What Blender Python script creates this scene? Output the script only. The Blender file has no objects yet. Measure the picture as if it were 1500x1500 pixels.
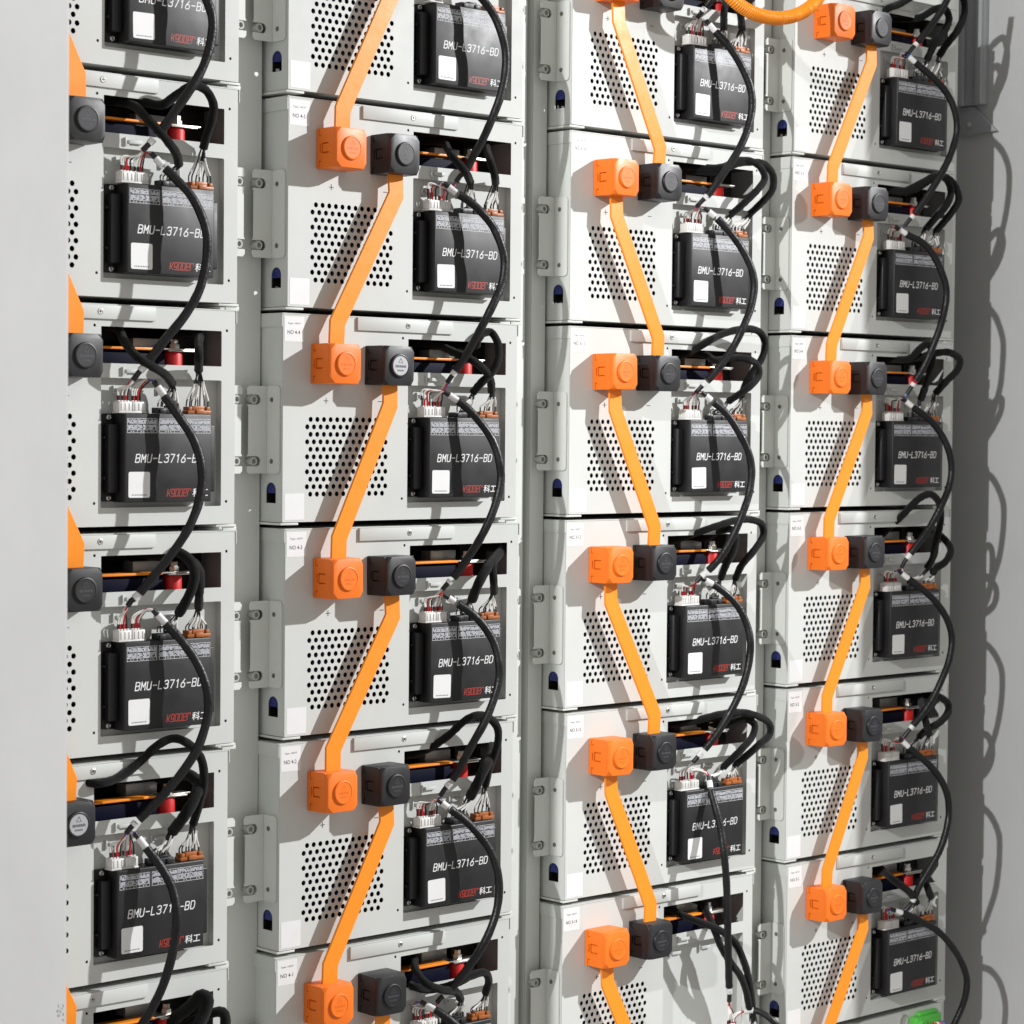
import bpy, bmesh, math, random
from mathutils import Vector, Matrix

SC = bpy.context.scene
COL = SC.collection
ZOFF = 1.5          # height of the top edge of module NO 4-5 above the floor

# ------------------------------------------------------------------ camera
CAM_P = Vector((-1.71897, -2.24023, -0.38354 + ZOFF))
YAW, PITCH, ROLL, FPX = 0.748416, -0.033227, 0.009016, 3558.58
_f = Vector((math.sin(YAW) * math.cos(PITCH), math.cos(YAW) * math.cos(PITCH), math.sin(PITCH)))
_r0 = Vector((math.cos(YAW), -math.sin(YAW), 0)); _u0 = _r0.cross(_f)
CR = _r0 * math.cos(ROLL) + _u0 * math.sin(ROLL)
CU = -_r0 * math.sin(ROLL) + _u0 * math.cos(ROLL)
CF = _f
cd = bpy.data.cameras.new('camera'); cam = bpy.data.objects.new('camera', cd); COL.objects.link(cam)
cam.matrix_world = Matrix(((CR.x, CU.x, -CF.x, CAM_P.x), (CR.y, CU.y, -CF.y, CAM_P.y), (CR.z, CU.z, -CF.z, CAM_P.z), (0, 0, 0, 1)))
cd.sensor_width = 36; cd.sensor_height = 36; cd.sensor_fit = 'HORIZONTAL'; cd.lens = 36 * FPX / 1500
cd.clip_start = 0.05; cd.clip_end = 60
cd.dof.use_dof = True; cd.dof.focus_distance = 2.95; cd.dof.aperture_fstop = 13
SC.camera = cam

# ------------------------------------------------------------------ light
W = bpy.data.worlds.new('World'); SC.world = W; W.use_nodes = True
bg = W.node_tree.nodes['Background']; bg.inputs[0].default_value = (1.0, 0.97, 0.915, 1); bg.inputs[1].default_value = 0.45
def lamp(name, loc, power, radius, col, kind='POINT'):
    l = bpy.data.lights.new(name, kind); l.energy = power; l.shadow_soft_size = radius; l.color = col
    o = bpy.data.objects.new(name, l); o.location = (loc[0], loc[1], loc[2] + ZOFF); COL.objects.link(o); return o
key = lamp('key_lamp', (3.10, -2.35, 1.32), 1150, 0.035, (0.985, 0.99, 1.0), 'SPOT')
key.data.spot_size = math.radians(64); key.data.spot_blend = 1.0        # a reflector flash feathered towards the far columns
key.rotation_euler = Vector((-1.9 - 3.10, 2.35, -2.0 - 1.32)).to_track_quat('-Z', 'Y').to_euler()
lamp('side_lamp', (-4.8, -1.88, 1.6), 1150, 0.04, (1.0, 1.0, 1.0))
vs = SC.view_settings; vs.view_transform = 'Standard'; vs.look = 'None'; vs.exposure = 0; vs.gamma = 1; vs.use_curve_mapping = False
SC.cycles.max_bounces = 6

# ------------------------------------------------------------------ materials
def srgb(r, g, b):
    f = lambda c: (c / 255 / 12.92) if c / 255 <= 0.04045 else ((c / 255 + 0.055) / 1.055) ** 2.4
    return (f(r), f(g), f(b), 1)
MATS = {}
def mat(name, col, rough=0.5, metal=0.0, bump=0.0, bscale=900, bdist=0.00006, vary=0.0, vscale=14, spec=0.5, rvary=0.0, sheen=0.0, coat=0.0, trans=0.0, sss=0.0):
    m = bpy.data.materials.new(name); m.use_nodes = True; nt = m.node_tree; b = nt.nodes['Principled BSDF']
    b.inputs['Base Color'].default_value = col; b.inputs['Roughness'].default_value = rough; b.inputs['Metallic'].default_value = metal
    b.inputs['Specular IOR Level'].default_value = spec
    if sheen: b.inputs['Sheen Weight'].default_value = sheen; b.inputs['Sheen Roughness'].default_value = 0.6
    if coat: b.inputs['Coat Weight'].default_value = coat; b.inputs['Coat Roughness'].default_value = 0.15
    if sss: b.inputs['Subsurface Weight'].default_value = sss; b.inputs['Subsurface Radius'].default_value = (0.004, 0.004, 0.004)
    if bump or vary or rvary: geo = nt.nodes.new('ShaderNodeNewGeometry')
    if bump:
        n = nt.nodes.new('ShaderNodeTexNoise'); n.inputs['Scale'].default_value = bscale; n.inputs['Detail'].default_value = 2
        bp = nt.nodes.new('ShaderNodeBump'); bp.inputs['Strength'].default_value = bump; bp.inputs['Distance'].default_value = bdist
        nt.links.new(geo.outputs['Position'], n.inputs['Vector']); nt.links.new(n.outputs['Fac'], bp.inputs['Height']); nt.links.new(bp.outputs['Normal'], b.inputs['Normal'])
    if vary:
        n = nt.nodes.new('ShaderNodeTexNoise'); n.inputs['Scale'].default_value = vscale; n.inputs['Detail'].default_value = 5; n.inputs['Roughness'].default_value = 0.62
        mr = nt.nodes.new('ShaderNodeMapRange'); mr.inputs['From Min'].default_value = 0.3; mr.inputs['From Max'].default_value = 0.7
        mr.inputs['To Min'].default_value = 1 - vary; mr.inputs['To Max'].default_value = 1 + vary * 0.4
        mx = nt.nodes.new('ShaderNodeMix'); mx.data_type = 'RGBA'; mx.blend_type = 'MULTIPLY'; mx.inputs[0].default_value = 1
        mx.inputs[6].default_value = col
        nt.links.new(geo.outputs['Position'], n.inputs['Vector']); nt.links.new(n.outputs['Fac'], mr.inputs['Value'])
        nt.links.new(mr.outputs['Result'], mx.inputs[7]); nt.links.new(mx.outputs[2], b.inputs['Base Color'])
    if rvary:
        n = nt.nodes.new('ShaderNodeTexNoise'); n.inputs['Scale'].default_value = 45; n.inputs['Detail'].default_value = 6
        mr = nt.nodes.new('ShaderNodeMapRange'); mr.inputs['From Min'].default_value = 0.3; mr.inputs['From Max'].default_value = 0.7
        mr.inputs['To Min'].default_value = rough - rvary; mr.inputs['To Max'].default_value = rough + rvary
        nt.links.new(geo.outputs['Position'], n.inputs['Vector']); nt.links.new(n.outputs['Fac'], mr.inputs['Value']); nt.links.new(mr.outputs['Result'], b.inputs['Roughness'])
    MATS[name] = m; return m
mat('powder_grey', (0.565, 0.578, 0.556, 1), 0.5, bump=0.6, bscale=1400, vary=0.05, vscale=9, rvary=0.05, spec=0.35)
mat('post_grey', (0.61, 0.625, 0.595, 1), 0.5, bump=0.6, bscale=1200, vary=0.06, vscale=7, rvary=0.05, spec=0.35)
mat('wall_grey', (0.46, 0.462, 0.462, 1), 0.5, bump=0.5, bscale=700, vary=0.06, vscale=5, rvary=0.08, spec=0.35)
mat('channel_grey', (0.32, 0.335, 0.345, 1), 0.45, bump=0.4, bscale=700, vary=0.06)
mat('void_black', (0.012, 0.011, 0.011, 1), 0.55)
mat('liner_black', (0.012, 0.009, 0.0085, 1), 0.4, rvary=0.1, spec=0.3)
mat('cell_blue', (0.004, 0.012, 0.14, 1), 0.18, coat=0.5, bump=1.0, bscale=160, bdist=0.002)
mat('cell_navy', (0.0022, 0.003, 0.015, 1), 0.6, spec=0.1)
mat('unit_black', (0.0045, 0.0045, 0.0065, 1), 0.47, bump=0.35, bscale=1300, vary=0.3, vscale=40, rvary=0.06, spec=0.58)
mat('plug_orange', (0.86, 0.175, 0.010, 1), 0.45, bump=0.8, bscale=1500, rvary=0.05, spec=0.4)
mat('plug_black', (0.010, 0.010, 0.0125, 1), 0.44, bump=0.5, bscale=1100, rvary=0.06)
mat('knob_print', (0.06, 0.06, 0.068, 1), 0.45)
mat('screw_dark', (0.13, 0.13, 0.12, 1), 0.5)
mat('strap_orange', (0.90, 0.27, 0.014, 1), 0.42, bump=0.5, bscale=70, bdist=0.0004, vary=0.02, vscale=30, rvary=0.07, spec=0.4)
mat('conduit_orange', (0.86, 0.28, 0.010, 1), 0.32)
mat('jacket_black', (0.007, 0.007, 0.008, 1), 0.42, bump=1.0, bscale=300, bdist=0.0006, rvary=0.1, spec=0.32)
mat('cloth_tape', (0.005, 0.005, 0.005, 1), 0.95, bump=1.0, bscale=1000, bdist=0.0009, sheen=0.09, spec=0.1)
mat('wire_black', (0.008, 0.008, 0.009, 1), 0.4)
mat('wire_white', (0.72, 0.71, 0.68, 1), 0.45)
mat('wire_red', (0.50, 0.010, 0.012, 1), 0.4)
mat('wire_blue', (0.015, 0.10, 0.42, 1), 0.4)
mat('sleeve_white', (0.72, 0.72, 0.72, 1), 0.42, vary=0.06, vscale=120)
mat('nylon_white', (0.70, 0.69, 0.67, 1), 0.4)
mat('header_brown', (0.36, 0.105, 0.018, 1), 0.45)
mat('steel', (0.62, 0.60, 0.56, 1), 0.35, metal=1.0, rvary=0.1)
mat('zinc_dull', (0.50, 0.50, 0.48, 1), 0.5, metal=0.5)
mat('bolt_grey', (0.40, 0.41, 0.38, 1), 0.5)
mat('red_plastic', (0.60, 0.008, 0.008, 1), 0.5)
mat('green_plastic', (0.10, 0.52, 0.07, 1), 0.42)
mat('sticker_white', (0.72, 0.72, 0.72, 1), 0.45, vary=0.03, vscale=60)
mat('print_black', (0.015, 0.015, 0.015, 1), 0.6)
mat('print_grey', (0.06, 0.06, 0.065, 1), 0.6)
mat('print_white', (0.76, 0.76, 0.76, 1), 0.55)
mat('print_dim', (0.56, 0.57, 0.62, 1), 0.55)
mat('print_red', (0.40, 0.024, 0.010, 1), 0.5)
mat('smudge', (0.16, 0.16, 0.18, 1), 0.7)
mat('disc_silver', (0.40, 0.40, 0.42, 1), 0.5, metal=0.3, bump=0.6, bscale=500)

# ------------------------------------------------------------------ mesh builder (millimetres: u right, y depth away from camera, v up)
H = 241.5
class MB:
    def __init__(s): s.v = []; s.f = []
    def add(s, v, f):
        o = len(s.v); s.v += [tuple(p) for p in v]; s.f += [tuple(i + o for i in q) for q in f]; return s
    def box(s, x0, x1, y0, y1, z0, z1):
        v = [(x0, y0, z0), (x1, y0, z0), (x1, y1, z0), (x0, y1, z0), (x0, y0, z1), (x1, y0, z1), (x1, y1, z1), (x0, y1, z1)]
        return s.add(v, [(0, 3, 2, 1), (4, 5, 6, 7), (0, 1, 5, 4), (1, 2, 6, 5), (2, 3, 7, 6), (3, 0, 4, 7)])
    def rings(s, rings, cap0=True, cap1=True):
        n = len(rings[0]); v = [p for r in rings for p in r]; f = []
        for k in range(len(rings) - 1):
            for i in range(n):
                j = (i + 1) % n; f.append((k * n + i, k * n + j, (k + 1) * n + j, (k + 1) * n + i))
        if cap0: f.append(tuple(reversed(range(n))))
        if cap1: f.append(tuple((len(rings) - 1) * n + i for i in range(n)))
        return s.add(v, f)
    def lathe(s, c, prof, n=20, axis='y'):
        """prof: (radius, offset along axis); for axis y a decreasing offset comes towards the camera"""
        R = []
        for r, h in prof:
            ring = []
            for i in range(n):
                a = 2 * math.pi * i / n; p, q = max(r, 1e-3) * math.cos(a), max(r, 1e-3) * math.sin(a)
                if axis == 'y': ring.append((c[0] + p, c[1] + h, c[2] + q))
                elif axis == 'z': ring.append((c[0] + p, c[1] + q, c[2] + h))
                else: ring.append((c[0] + h, c[1] + p, c[2] + q))
            R.append(ring)
        return s.rings(R)
    def prism(s, poly, y0, y1):
        return s.rings([[(x, y0, z) for x, z in poly], [(x, y1, z) for x, z in poly]])
    def tube(s, pts, rad, n=8, caps=True):
        P = [Vector(p) for p in pts]; R = []; up = None
        for i, p in enumerate(P):
            t = (P[min(i + 1, len(P) - 1)] - P[max(i - 1, 0)])
            t = t.normalized() if t.length > 1e-9 else Vector((0, 0, 1))
            if up is None:
                a = Vector((0, 1, 0)) if abs(t.y) < 0.9 else Vector((1, 0, 0)); up = (a - t * a.dot(t)).normalized()
            else:
                up = up - t * up.dot(t); up = up.normalized() if up.length > 1e-6 else Vector((0, 1, 0))
            w = t.cross(up); r = rad(i / max(1, len(P) - 1)) if callable(rad) else rad
            R.append([tuple(p + (up * math.cos(2 * math.pi * k / n) + w * math.sin(2 * math.pi * k / n)) * r) for k in range(n)])
        return s.rings(R, caps, caps)
    def mesh(s, name, bevel=0, smooth=True, org=(0, 0, -H), seg=2, sharp=38):
        me = bpy.data.meshes.new(name)
        me.from_pydata([((x - org[0]) / 1000, (y - org[1]) / 1000, (z - org[2]) / 1000) for x, y, z in s.v], [], s.f)
        bm = bmesh.new(); bm.from_mesh(me)
        bmesh.ops.recalc_face_normals(bm, faces=bm.faces)
        if bevel:
            bmesh.ops.bevel(bm, geom=[e for e in bm.edges if e.is_manifold and e.calc_face_angle(0) > 0.6], offset=bevel / 1000, segments=seg, affect='EDGES', clamp_overlap=True, profile=0.5)
        bm.to_mesh(me); bm.free()
        if smooth:
            me.polygons.foreach_set('use_smooth', [True] * len(me.polygons)); me.set_sharp_from_angle(angle=math.radians(sharp))
        return me

def obj(name, me, m, parent=None, loc=None):
    o = bpy.data.objects.new(name, me); COL.objects.link(o)
    if not me.materials: me.materials.append(MATS[m])
    if parent: o.parent = parent
    if loc: o.location = loc
    return o
def empty(name, loc, label, cat, group=None):
    o = bpy.data.objects.new(name, None); o.empty_display_size = 0.02; COL.objects.link(o); o.location = loc
    tag(o, label, cat, group); return o
def tag(o, label=None, cat=None, group=None, kind=None):
    if label: o['label'] = label
    if cat: o['category'] = cat
    if group: o['group'] = group
    if kind: o['kind'] = kind
    return o
def copy_tree(o, parent=None):
    c = o.copy(); COL.objects.link(c); c.parent = parent
    for ch in list(KIDS.get(o.name, [])): copy_tree(ch, c)
    return c
KIDS = {}
def index_kids(root):
    KIDS[root.name] = list(root.children)
    for ch in root.children: index_kids(ch)

def curve_mesh(c):
    o = bpy.data.objects.new('tmp', c); COL.objects.link(o)
    dg = bpy.context.evaluated_depsgraph_get(); me = o.evaluated_get(dg).to_mesh()
    v = [tuple(p.co) for p in me.vertices]; f = [tuple(p.vertices) for p in me.polygons]
    o.evaluated_get(dg).to_mesh_clear(); bpy.data.objects.remove(o); bpy.data.curves.remove(c)
    return v, f
def sheet(mb, outer, holes, c0, thick, plane='xz'):
    """flat sheet with real holes; plane xz: spans u,v with front at y=c0 and back at c0+thick; plane yz: spans y,v from u=c0 to c0+thick"""
    c = bpy.data.curves.new('s', 'CURVE'); c.dimensions = '2D'; c.fill_mode = 'BOTH'; c.extrude = thick / 2
    for loop in [outer] + holes:
        sp = c.splines.new('POLY'); sp.points.add(len(loop) - 1); sp.use_cyclic_u = True
        for p, (x, y) in zip(sp.points, loop): p.co = (x, y, 0, 1)
    v, f = curve_mesh(c)
    if plane == 'xz': v = [(x, c0 + thick / 2 - z, y) for x, y, z in v]
    else: v = [(c0 + thick / 2 + z, x, y) for x, y, z in v]
    o = len(mb.v); mb.v += v; mb.f += [tuple(i + o for i in q) for q in f]
    return mb
def rect(x0, x1, y0, y1, r=0, n=4):
    if r <= 0: return [(x0, y0), (x1, y0), (x1, y1), (x0, y1)]
    out = []
    for cx, cy, a0 in ((x1 - r, y0 + r, -90), (x1 - r, y1 - r, 0), (x0 + r, y1 - r, 90), (x0 + r, y0 + r, 180)):
        for k in range(n + 1):
            a = math.radians(a0 + 90 * k / n); out.append((cx + r * math.cos(a), cy + r * math.sin(a)))
    return out
def circ(x, y, r, n=10): return [(x + r * math.cos(2 * math.pi * k / n + .3), y + r * math.sin(2 * math.pi * k / n + .3)) for k in range(n)]
def text(mb, s, x0, x1, z0, hcap, y, shear=0.0, bold=0.0, center=False):
    """flat lettering in the u,v plane, fitted to width x0..x1, cap height hcap, baseline z0"""
    c = bpy.data.curves.new('t', 'FONT'); c.body = s; c.size = 1; c.shear = 0; c.offset = bold; c.resolution_u = 3
    v, f = curve_mesh(c)
    xs = [p[0] for p in v]; ys = [p[1] for p in v]; a, b = min(xs), max(xs); lo, hi = min(ys), max(ys)
    kx = (x1 - x0 - shear * hcap) / (b - a); kz = hcap / (hi - lo)
    mb.add([(x0 + (p[0] - a) * kx + shear * (p[1] - lo) * kz, y, z0 + (p[1] - lo) * kz) for p in v], f)

GLYPH = {'B': [[(0, 0), (0, 1), (.75, 1), (1, .88), (1, .64), (.78, .53), (0, .53)], [(.78, .53), (1, .41), (1, .12), (.78, 0), (0, 0)]],
 'M': [[(0, 0), (0, 1), (.5, .38), (1, 1), (1, 0)]], 'U': [[(0, 1), (0, .15), (.22, 0), (.78, 0), (1, .15), (1, 1)]], '-': [[(.02, .5), (.98, .5)]], 'L': [[(0, 1), (0, 0), (.92, 0)]],
 '3': [[(0, .86), (.22, 1), (.78, 1), (1, .86), (1, .66), (.78, .54), (.4, .54)], [(.78, .54), (1, .42), (1, .14), (.78, 0), (.22, 0), (0, .14)]], '7': [[(0, 1), (1, 1), (.38, 0)]], '1': [[(.22, .8), (.58, 1), (.58, 0)]],
 '6': [[(.82, 1), (.16, .5), (0, .32), (0, .15), (.22, 0), (.78, 0), (1, .15), (1, .4), (.78, .55), (.2, .55)]], 'D': [[(0, 0), (0, 1), (.7, 1), (1, .8), (1, .2), (.7, 0), (0, 0)]],
 'K': [[(0, 0), (0, 1)], [(0, .42), (.45, .42), (1, 1)], [(.45, .42), (1, 0)]], 'g': [[(1, .36), (0, .36), (0, 1), (1, 1), (1, 0), (.05, 0)]],
 'o': [[(0, 0), (1, 0), (1, 1), (0, 1), (0, 0)]], 'e': [[(1, 0), (0, 0), (0, 1), (1, 1), (1, .48), (.1, .48)]], 'r': [[(0, 0), (0, 1), (1, 1), (1, .72)]]}
def strokes(b, word, x, z, w, h, adv, sh, hw, Y):
    """slanted stencil-like lettering drawn as flat strokes, each a hair in front of the last so that no two share a plane"""
    q = 0
    for ch_ in word:
        for line in GLYPH[ch_]:
            for (ax, az), (bx, bz) in zip(line, line[1:]):
                A = (x + ax * w + sh * az * h, z + az * h); B_ = (x + bx * w + sh * bz * h, z + bz * h)
                dx, dz = B_[0] - A[0], B_[1] - A[1]; L = math.hypot(dx, dz); dx /= L; dz /= L; q += 1; yy = Y - .004 * (q % 11); e = hw * .75
                A = (A[0] - dx * e, A[1] - dz * e); B_ = (B_[0] + dx * e, B_[1] + dz * e)
                b.add([(A[0] - dz * hw, yy, A[1] + dx * hw), (A[0] + dz * hw, yy, A[1] - dx * hw), (B_[0] + dz * hw, yy, B_[1] - dx * hw), (B_[0] - dz * hw, yy, B_[1] + dx * hw)], [(0, 1, 2, 3)])
        x += adv

random.seed(4)
# ================================================================== the setting
b = MB().box(1430, 1450, -430, 420, -1500, 900)
wr = obj('wall_right', b.mesh('wall_right', org=(0, 0, -ZOFF * 1000), smooth=False), 'wall_grey'); tag(wr, 'plain grey sheet metal side wall beyond the rack', kind='structure')
b = MB().box(-503.6, -501.6, -330, 420, -1500, 900)
wl = obj('wall_left', b.mesh('wall_left', org=(0, 0, -ZOFF * 1000), smooth=False), 'wall_grey'); tag(wl, 'pale grey sheet metal panel at the left edge', kind='structure')
b = MB().box(-520, 1450, 421, 431, -1500, 900)  # unseen sheet added to keep ambient light from leaking in behind the rack
wb = obj('added_back_wall', b.mesh('added_back_wall', org=(0, 0, -ZOFF * 1000), smooth=False), 'wall_grey'); tag(wb, 'grey back wall added behind the rack to block light', kind='structure')
# upright channel with a folded foot on the right wall
zo = -ZOFF * 1000
b = MB().box(1416, 1430, 62, 112, 135, 900).box(1409, 1416, 96, 112, 135, 900).box(1409, 1416, 62, 74, 135, 900)
ch = obj('wall_channel', b.mesh('wall_channel', bevel=1.2, org=(0, 0, zo)), 'channel_grey', wr)
b = MB().rings([[(x, y, z) for y, z in ((40, 92), (112, 88), (112, 134), (84, 134))] for x in (1422, 1430)])
obj('foot_plate', b.mesh('foot_plate', bevel=1.0, org=(0, 0, zo)), 'channel_grey', wr)
b = MB().lathe((1422, 92, 106), [(4, 0), (4, -2.5), (2.5, -3.5), (0, -3.5)], 10, 'x')
obj('bolt', b.mesh('bolt', org=(0, 0, zo)), 'bolt_grey', wr)

# ================================================================== layout
ORG = {}
C1 = {-1: -.4362, 0: -.4368, 1: -.4390, 2: -.4382, 3: -.4464, 4: -.4462}
J2 = {-1: 3.4, 0: 4.2, 1: -1.6, 2: 3.3, 3: -3.0, 4: -6.3}
J3 = {-1: 0.4, 0: 0.2, 1: 1.6, 2: -2.0, 3: 1.9, 4: -1.8}
J4 = {-1: -1.7, 0: -3.3, 1: -1.0, 2: -0.4, 3: 0.5, 4: 5.5}
for r in range(-2, 6):
    ORG[1, r] = (C1.get(r, -.4375), -.25 * r)
    ORG[2, r] = (J2.get(r, 0) / 1000, -.25 * r)
    ORG[3, r] = (.4590 + J3.get(r, 0) / 1000, .0016 - .25 * r)
    ORG[4, r] = (.8953 + J4.get(r, 0) / 1000, .0040 - .25 * r)
def base(c, r): x, z = ORG[c, r]; return (x, 0, z - H / 1000 + ZOFF)
def P(c, r, u, y, v): x, z = ORG[c, r]; return Vector((x + u / 1000, y / 1000, z + v / 1000 + ZOFF))
def at(px, py, y):
    """world point seen at photo position (px, py) at depth y (mm) in front of (-) or behind (+) the module fronts"""
    d = CF + CR * ((px - 750) / FPX) - CU * ((py - 749.3) / FPX)
    return CAM_P + d * ((y / 1000 - CAM_P.y) / d.y)
COLN = {1: 'leftmost', 2: 'second', 3: 'third', 4: 'rightmost'}
ROWN = {-1: 'topmost', 0: 'second', 1: 'third', 2: 'fourth', 3: 'fifth', 4: 'lowest'}
def number(c, r):
    if c == 2: return '4-%d' % (5 - r)
    if c == 3: return '3-%d' % (10 + r)
    if c == 4: return '3-%d' % (5 - r)
    return None
def which(c, r):
    n = number(c, r)
    if n and r >= 0: return 'module NO ' + n
    return '%s module of the %s column' % (ROWN.get(r, 'next'), COLN[c])

sm = MB()
for k in range(14):
    q = at(random.uniform(84, 94), random.uniform(1472, 1499), 0); d = (q - CAM_P); q = (CAM_P + d * ((-.5037 - CAM_P.x) / d.x)) * 1000
    w = random.uniform(.5, 1.6); h = random.uniform(.6, 3.0); sm.box(-503.9, -503.65, q.y, q.y + w, q.z, q.z + h)
obj('scuff_mark', sm.mesh('scuff_mark', org=(0, 0, 0), smooth=False), 'smudge', wl)

# ================================================================== rack frame
rk = empty('battery_rack', (0, 0.05, 0), 'light grey steel rack frame of upright posts and rails behind the modules', 'rack')
def post(x0, x1):
    b = MB().box(x0, x1, 40, 42.5, -1500, 880).box(x0, x0 + 2.5, 42.6, 110, -1500, 880).box(x1 - 2.5, x1, 42.6, 110, -1500, 880)
    o = obj('post', b.mesh('post', bevel=.6, org=(0, 50, zo)), 'post_grey', rk)
post(-497, -441); post(-62, -4); post(375, 418); post(430, 454); post(834, 890); post(1276, 1322)
b = MB().box(414, 434, 60, 62, -1500, 880); obj('seam_strip', b.mesh('seam_strip', org=(0, 50, zo), smooth=False), 'post_grey', rk)
railm = MB().box(-2, 24, 0.5, 400, -H - 3.4, -H - 0.7).mesh('shelf_rail', bevel=.4)
rail2 = MB().box(344, 372, 0.5, 400, -H - 3.4, -H - 0.7).box(355, 374, 2.5, 4.5, -H - 8.0, -H - 3.5).mesh('shelf_rail', bevel=.4)
for (c, r) in sorted(ORG):
    if -1 <= r <= 4:
        for m_ in (railm, rail2):
            o = obj('shelf_rail', m_, 'post_grey', rk); x, y, z = base(c, r); o.location = (x, -0.05, z)

# ================================================================== battery module prototype
def prototype():
    t = bpy.data.objects.new('battery_module', None); t.empty_display_size = .02; COL.objects.link(t)
    holes = []
    for k in range(11):
        v = -121.8 - 8.74 * k; n, u0 = (12, 41.0) if k % 2 == 0 else (13, 36.05)
        holes += [circ(u0 + 9.91 * i, v, 3.1, 12) for i in range(n)]
    holes.append(rect(189.6, 350.2, -63.4, -23.4, .8, 2)); holes.append(rect(189.6, 350.2, -221, -79.2, 1.5, 3))
    for u in (181.2, 357.5):
        for v in (-22.7, -216): holes.append(circ(u, v, 1.75, 8))
    b = sheet(MB(), rect(0.2, 369, -H, -0.4, 1.2, 2), holes, 0, .7); obj('front_panel', b.mesh('front_panel', smooth=False), 'powder_grey', t)
    # sheet-metal housing
    arch = [(12.4, -219.6), (31.4, -219.6), (31.4, -204.5)] + [(21.9 + 9.5 * math.cos(a), -204.5 + 9 * math.sin(a)) for a in (math.radians(x) for x in range(20, 180, 20))] + [(12.4, -204.5)]
    b = sheet(MB(), rect(0.9, 398, -H, -.5, 0), [arch], 0, 1.3, 'yz')
    hs = obj('side_plate', b.mesh('side_plate', smooth=False), 'powder_grey', t)
    b = MB().box(368.4, 369.8, 1.8, 398, -H, -.5).box(1.5, 368.2, 1.8, 398, -H, -H + 1.4).box(1.5, 368.2, 397, 398.4, -H + 1.5, -2)
    obj('housing', b.mesh('housing', smooth=False), 'powder_grey', t)
    b = MB().box(-1.3, 371.4, -0.5, 398, -.3, .9).box(-1.3, -.15, 0.3, 398, -15, -.35).box(370.3, 371.4, -.4, 398, -14.2, -.35)
    obj('lid', b.mesh('lid', smooth=False), 'powder_grey', t)
    b = MB().box(109, 259, -3.0, -.15, -15.6, -.55); st = obj('lid_tab', b.mesh('lid_tab', bevel=.15), 'powder_grey', t)
    b = MB().lathe((186.5, -3.0, -7.6), [(3.5, 0), (3.4, -.5), (2.6, -.9), (2.4, -.5), (0, -.4)], 14)
    sc = obj('screw', b.mesh('screw'), 'steel', st)
    b = MB().box(184.9, 188.1, -3.9, -3.3, -7.95, -7.25).box(186.15, 186.85, -3.95, -3.3, -9.2, -6.0)  # raised dark cross, the shade of the screw's drive recess put into its colour
    obj('shade_cross', b.mesh('shade_cross', smooth=False), 'print_grey', st)
    # recess behind the monitoring unit
    b = MB().box(184, 355, 11, 12, -226, -75).box(184, 189, 1.7, 10.9, -226, -75).box(351, 355, 1.7, 10.9, -226, -75).box(189.1, 350.9, 1.7, 10.9, -226, -221.6).box(189.1, 350.9, 1.7, 10.9, -78.6, -75)
    tr = obj('recess_tray', b.mesh('recess_tray', smooth=False), 'powder_grey', t)
    def bridge(u, v, y, par, w=17):
        b = MB().box(u, u + w, y - 3.2, y - 2.2, v - 2, v + 2).box(u, u + 1.2, y - 2.15, y - .1, v - 2, v + 2).box(u + w - 1.2, u + w, y - 2.15, y - .1, v - 2, v + 2)
        b.box(u - 5, u - 3.4, y - 3.0, y - .1, v - 4.5, v + 4.5).box(u - 3.3, u - .6, y - 3.0, y - 1.9, v - 4.5, v - 2.6)
        obj('tie_bridge', b.mesh('tie_bridge', bevel=.25), 'powder_grey', par)
    bridge(221, -71.5, 0, t); bridge(216, -92, 11, tr); bridge(275, -92, 11, tr)
    # terminal seen through the slot
    b = MB().box(187, 354, 92, 94, -68, -18).box(184, 186.5, 12.2, 94, -72, -16).box(310, 354, 44, 91.5, -68, -18).box(187, 354, 12.5, 91.5, -22.5, -18)
    obj('slot_liner', b.mesh('slot_liner', smooth=False), 'liner_black', t)
    b = MB().box(187, 284, 16, 91.5, -74, -50.5); obj('cell', b.mesh('cell', bevel=1), 'cell_navy', t)
    b = MB().box(3.2, 183, 16, 380, -208, -18); obj('cell', b.mesh('cell_stack', bevel=2), 'cell_navy', t)
    b = MB().box(2.0, 3.1, 16, 60, -208, -150); obj('cell_wrap', b.mesh('cell_wrap'), 'cell_blue', t)
    b = MB().box(3.4, 183, 30, 380, -238, -209); obj('cell_base', b.mesh('cell_base', smooth=False), 'liner_black', t)
    b = MB().box(258, 300, 40, 60, -47, -33); obj('terminal_block', b.mesh('terminal_block', bevel=1), 'zinc_dull', t)
    b = MB().box(187, 279, 12, 32, -47.2, -44.4); bb = obj('busbar', b.mesh('busbar', bevel=.5), 'strap_orange', t)
    for q_ in ((279.1, 326, 12, 32, -46.2, -44.6), (285, 320, 9, 31, -48.0, -46.4)): obj('tongue', MB().box(*q_).mesh('tongue', bevel=.3), 'steel', bb)
    b = MB().lathe((301, 22, 0), [(6, -44.5), (6, -39.5), (4.4, -39.4), (4.4, -34), (0, -34)], 6, 'z'); obj('nut', b.mesh('nut', smooth=False), 'steel', bb)
    b = MB().lathe((299, 22, 0), [(10.5, -73), (10.5, -50), (9.6, -48.2), (0, -48.2)], 24, 'z'); obj('insulator', b.mesh('insulator'), 'red_plastic', t)
    # stickers and print
    b = MB().box(1.8, 30.5, -.22, -.05, -32, -2.9); npl = obj('number_label', b.mesh('number_label', smooth=False), 'sticker_white', t)
    b = MB().box(3.1, 32.0, -.22, -.05, -238.8, -208.1); obj('code_label', b.mesh('code_label', smooth=False), 'sticker_white', t)
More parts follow.
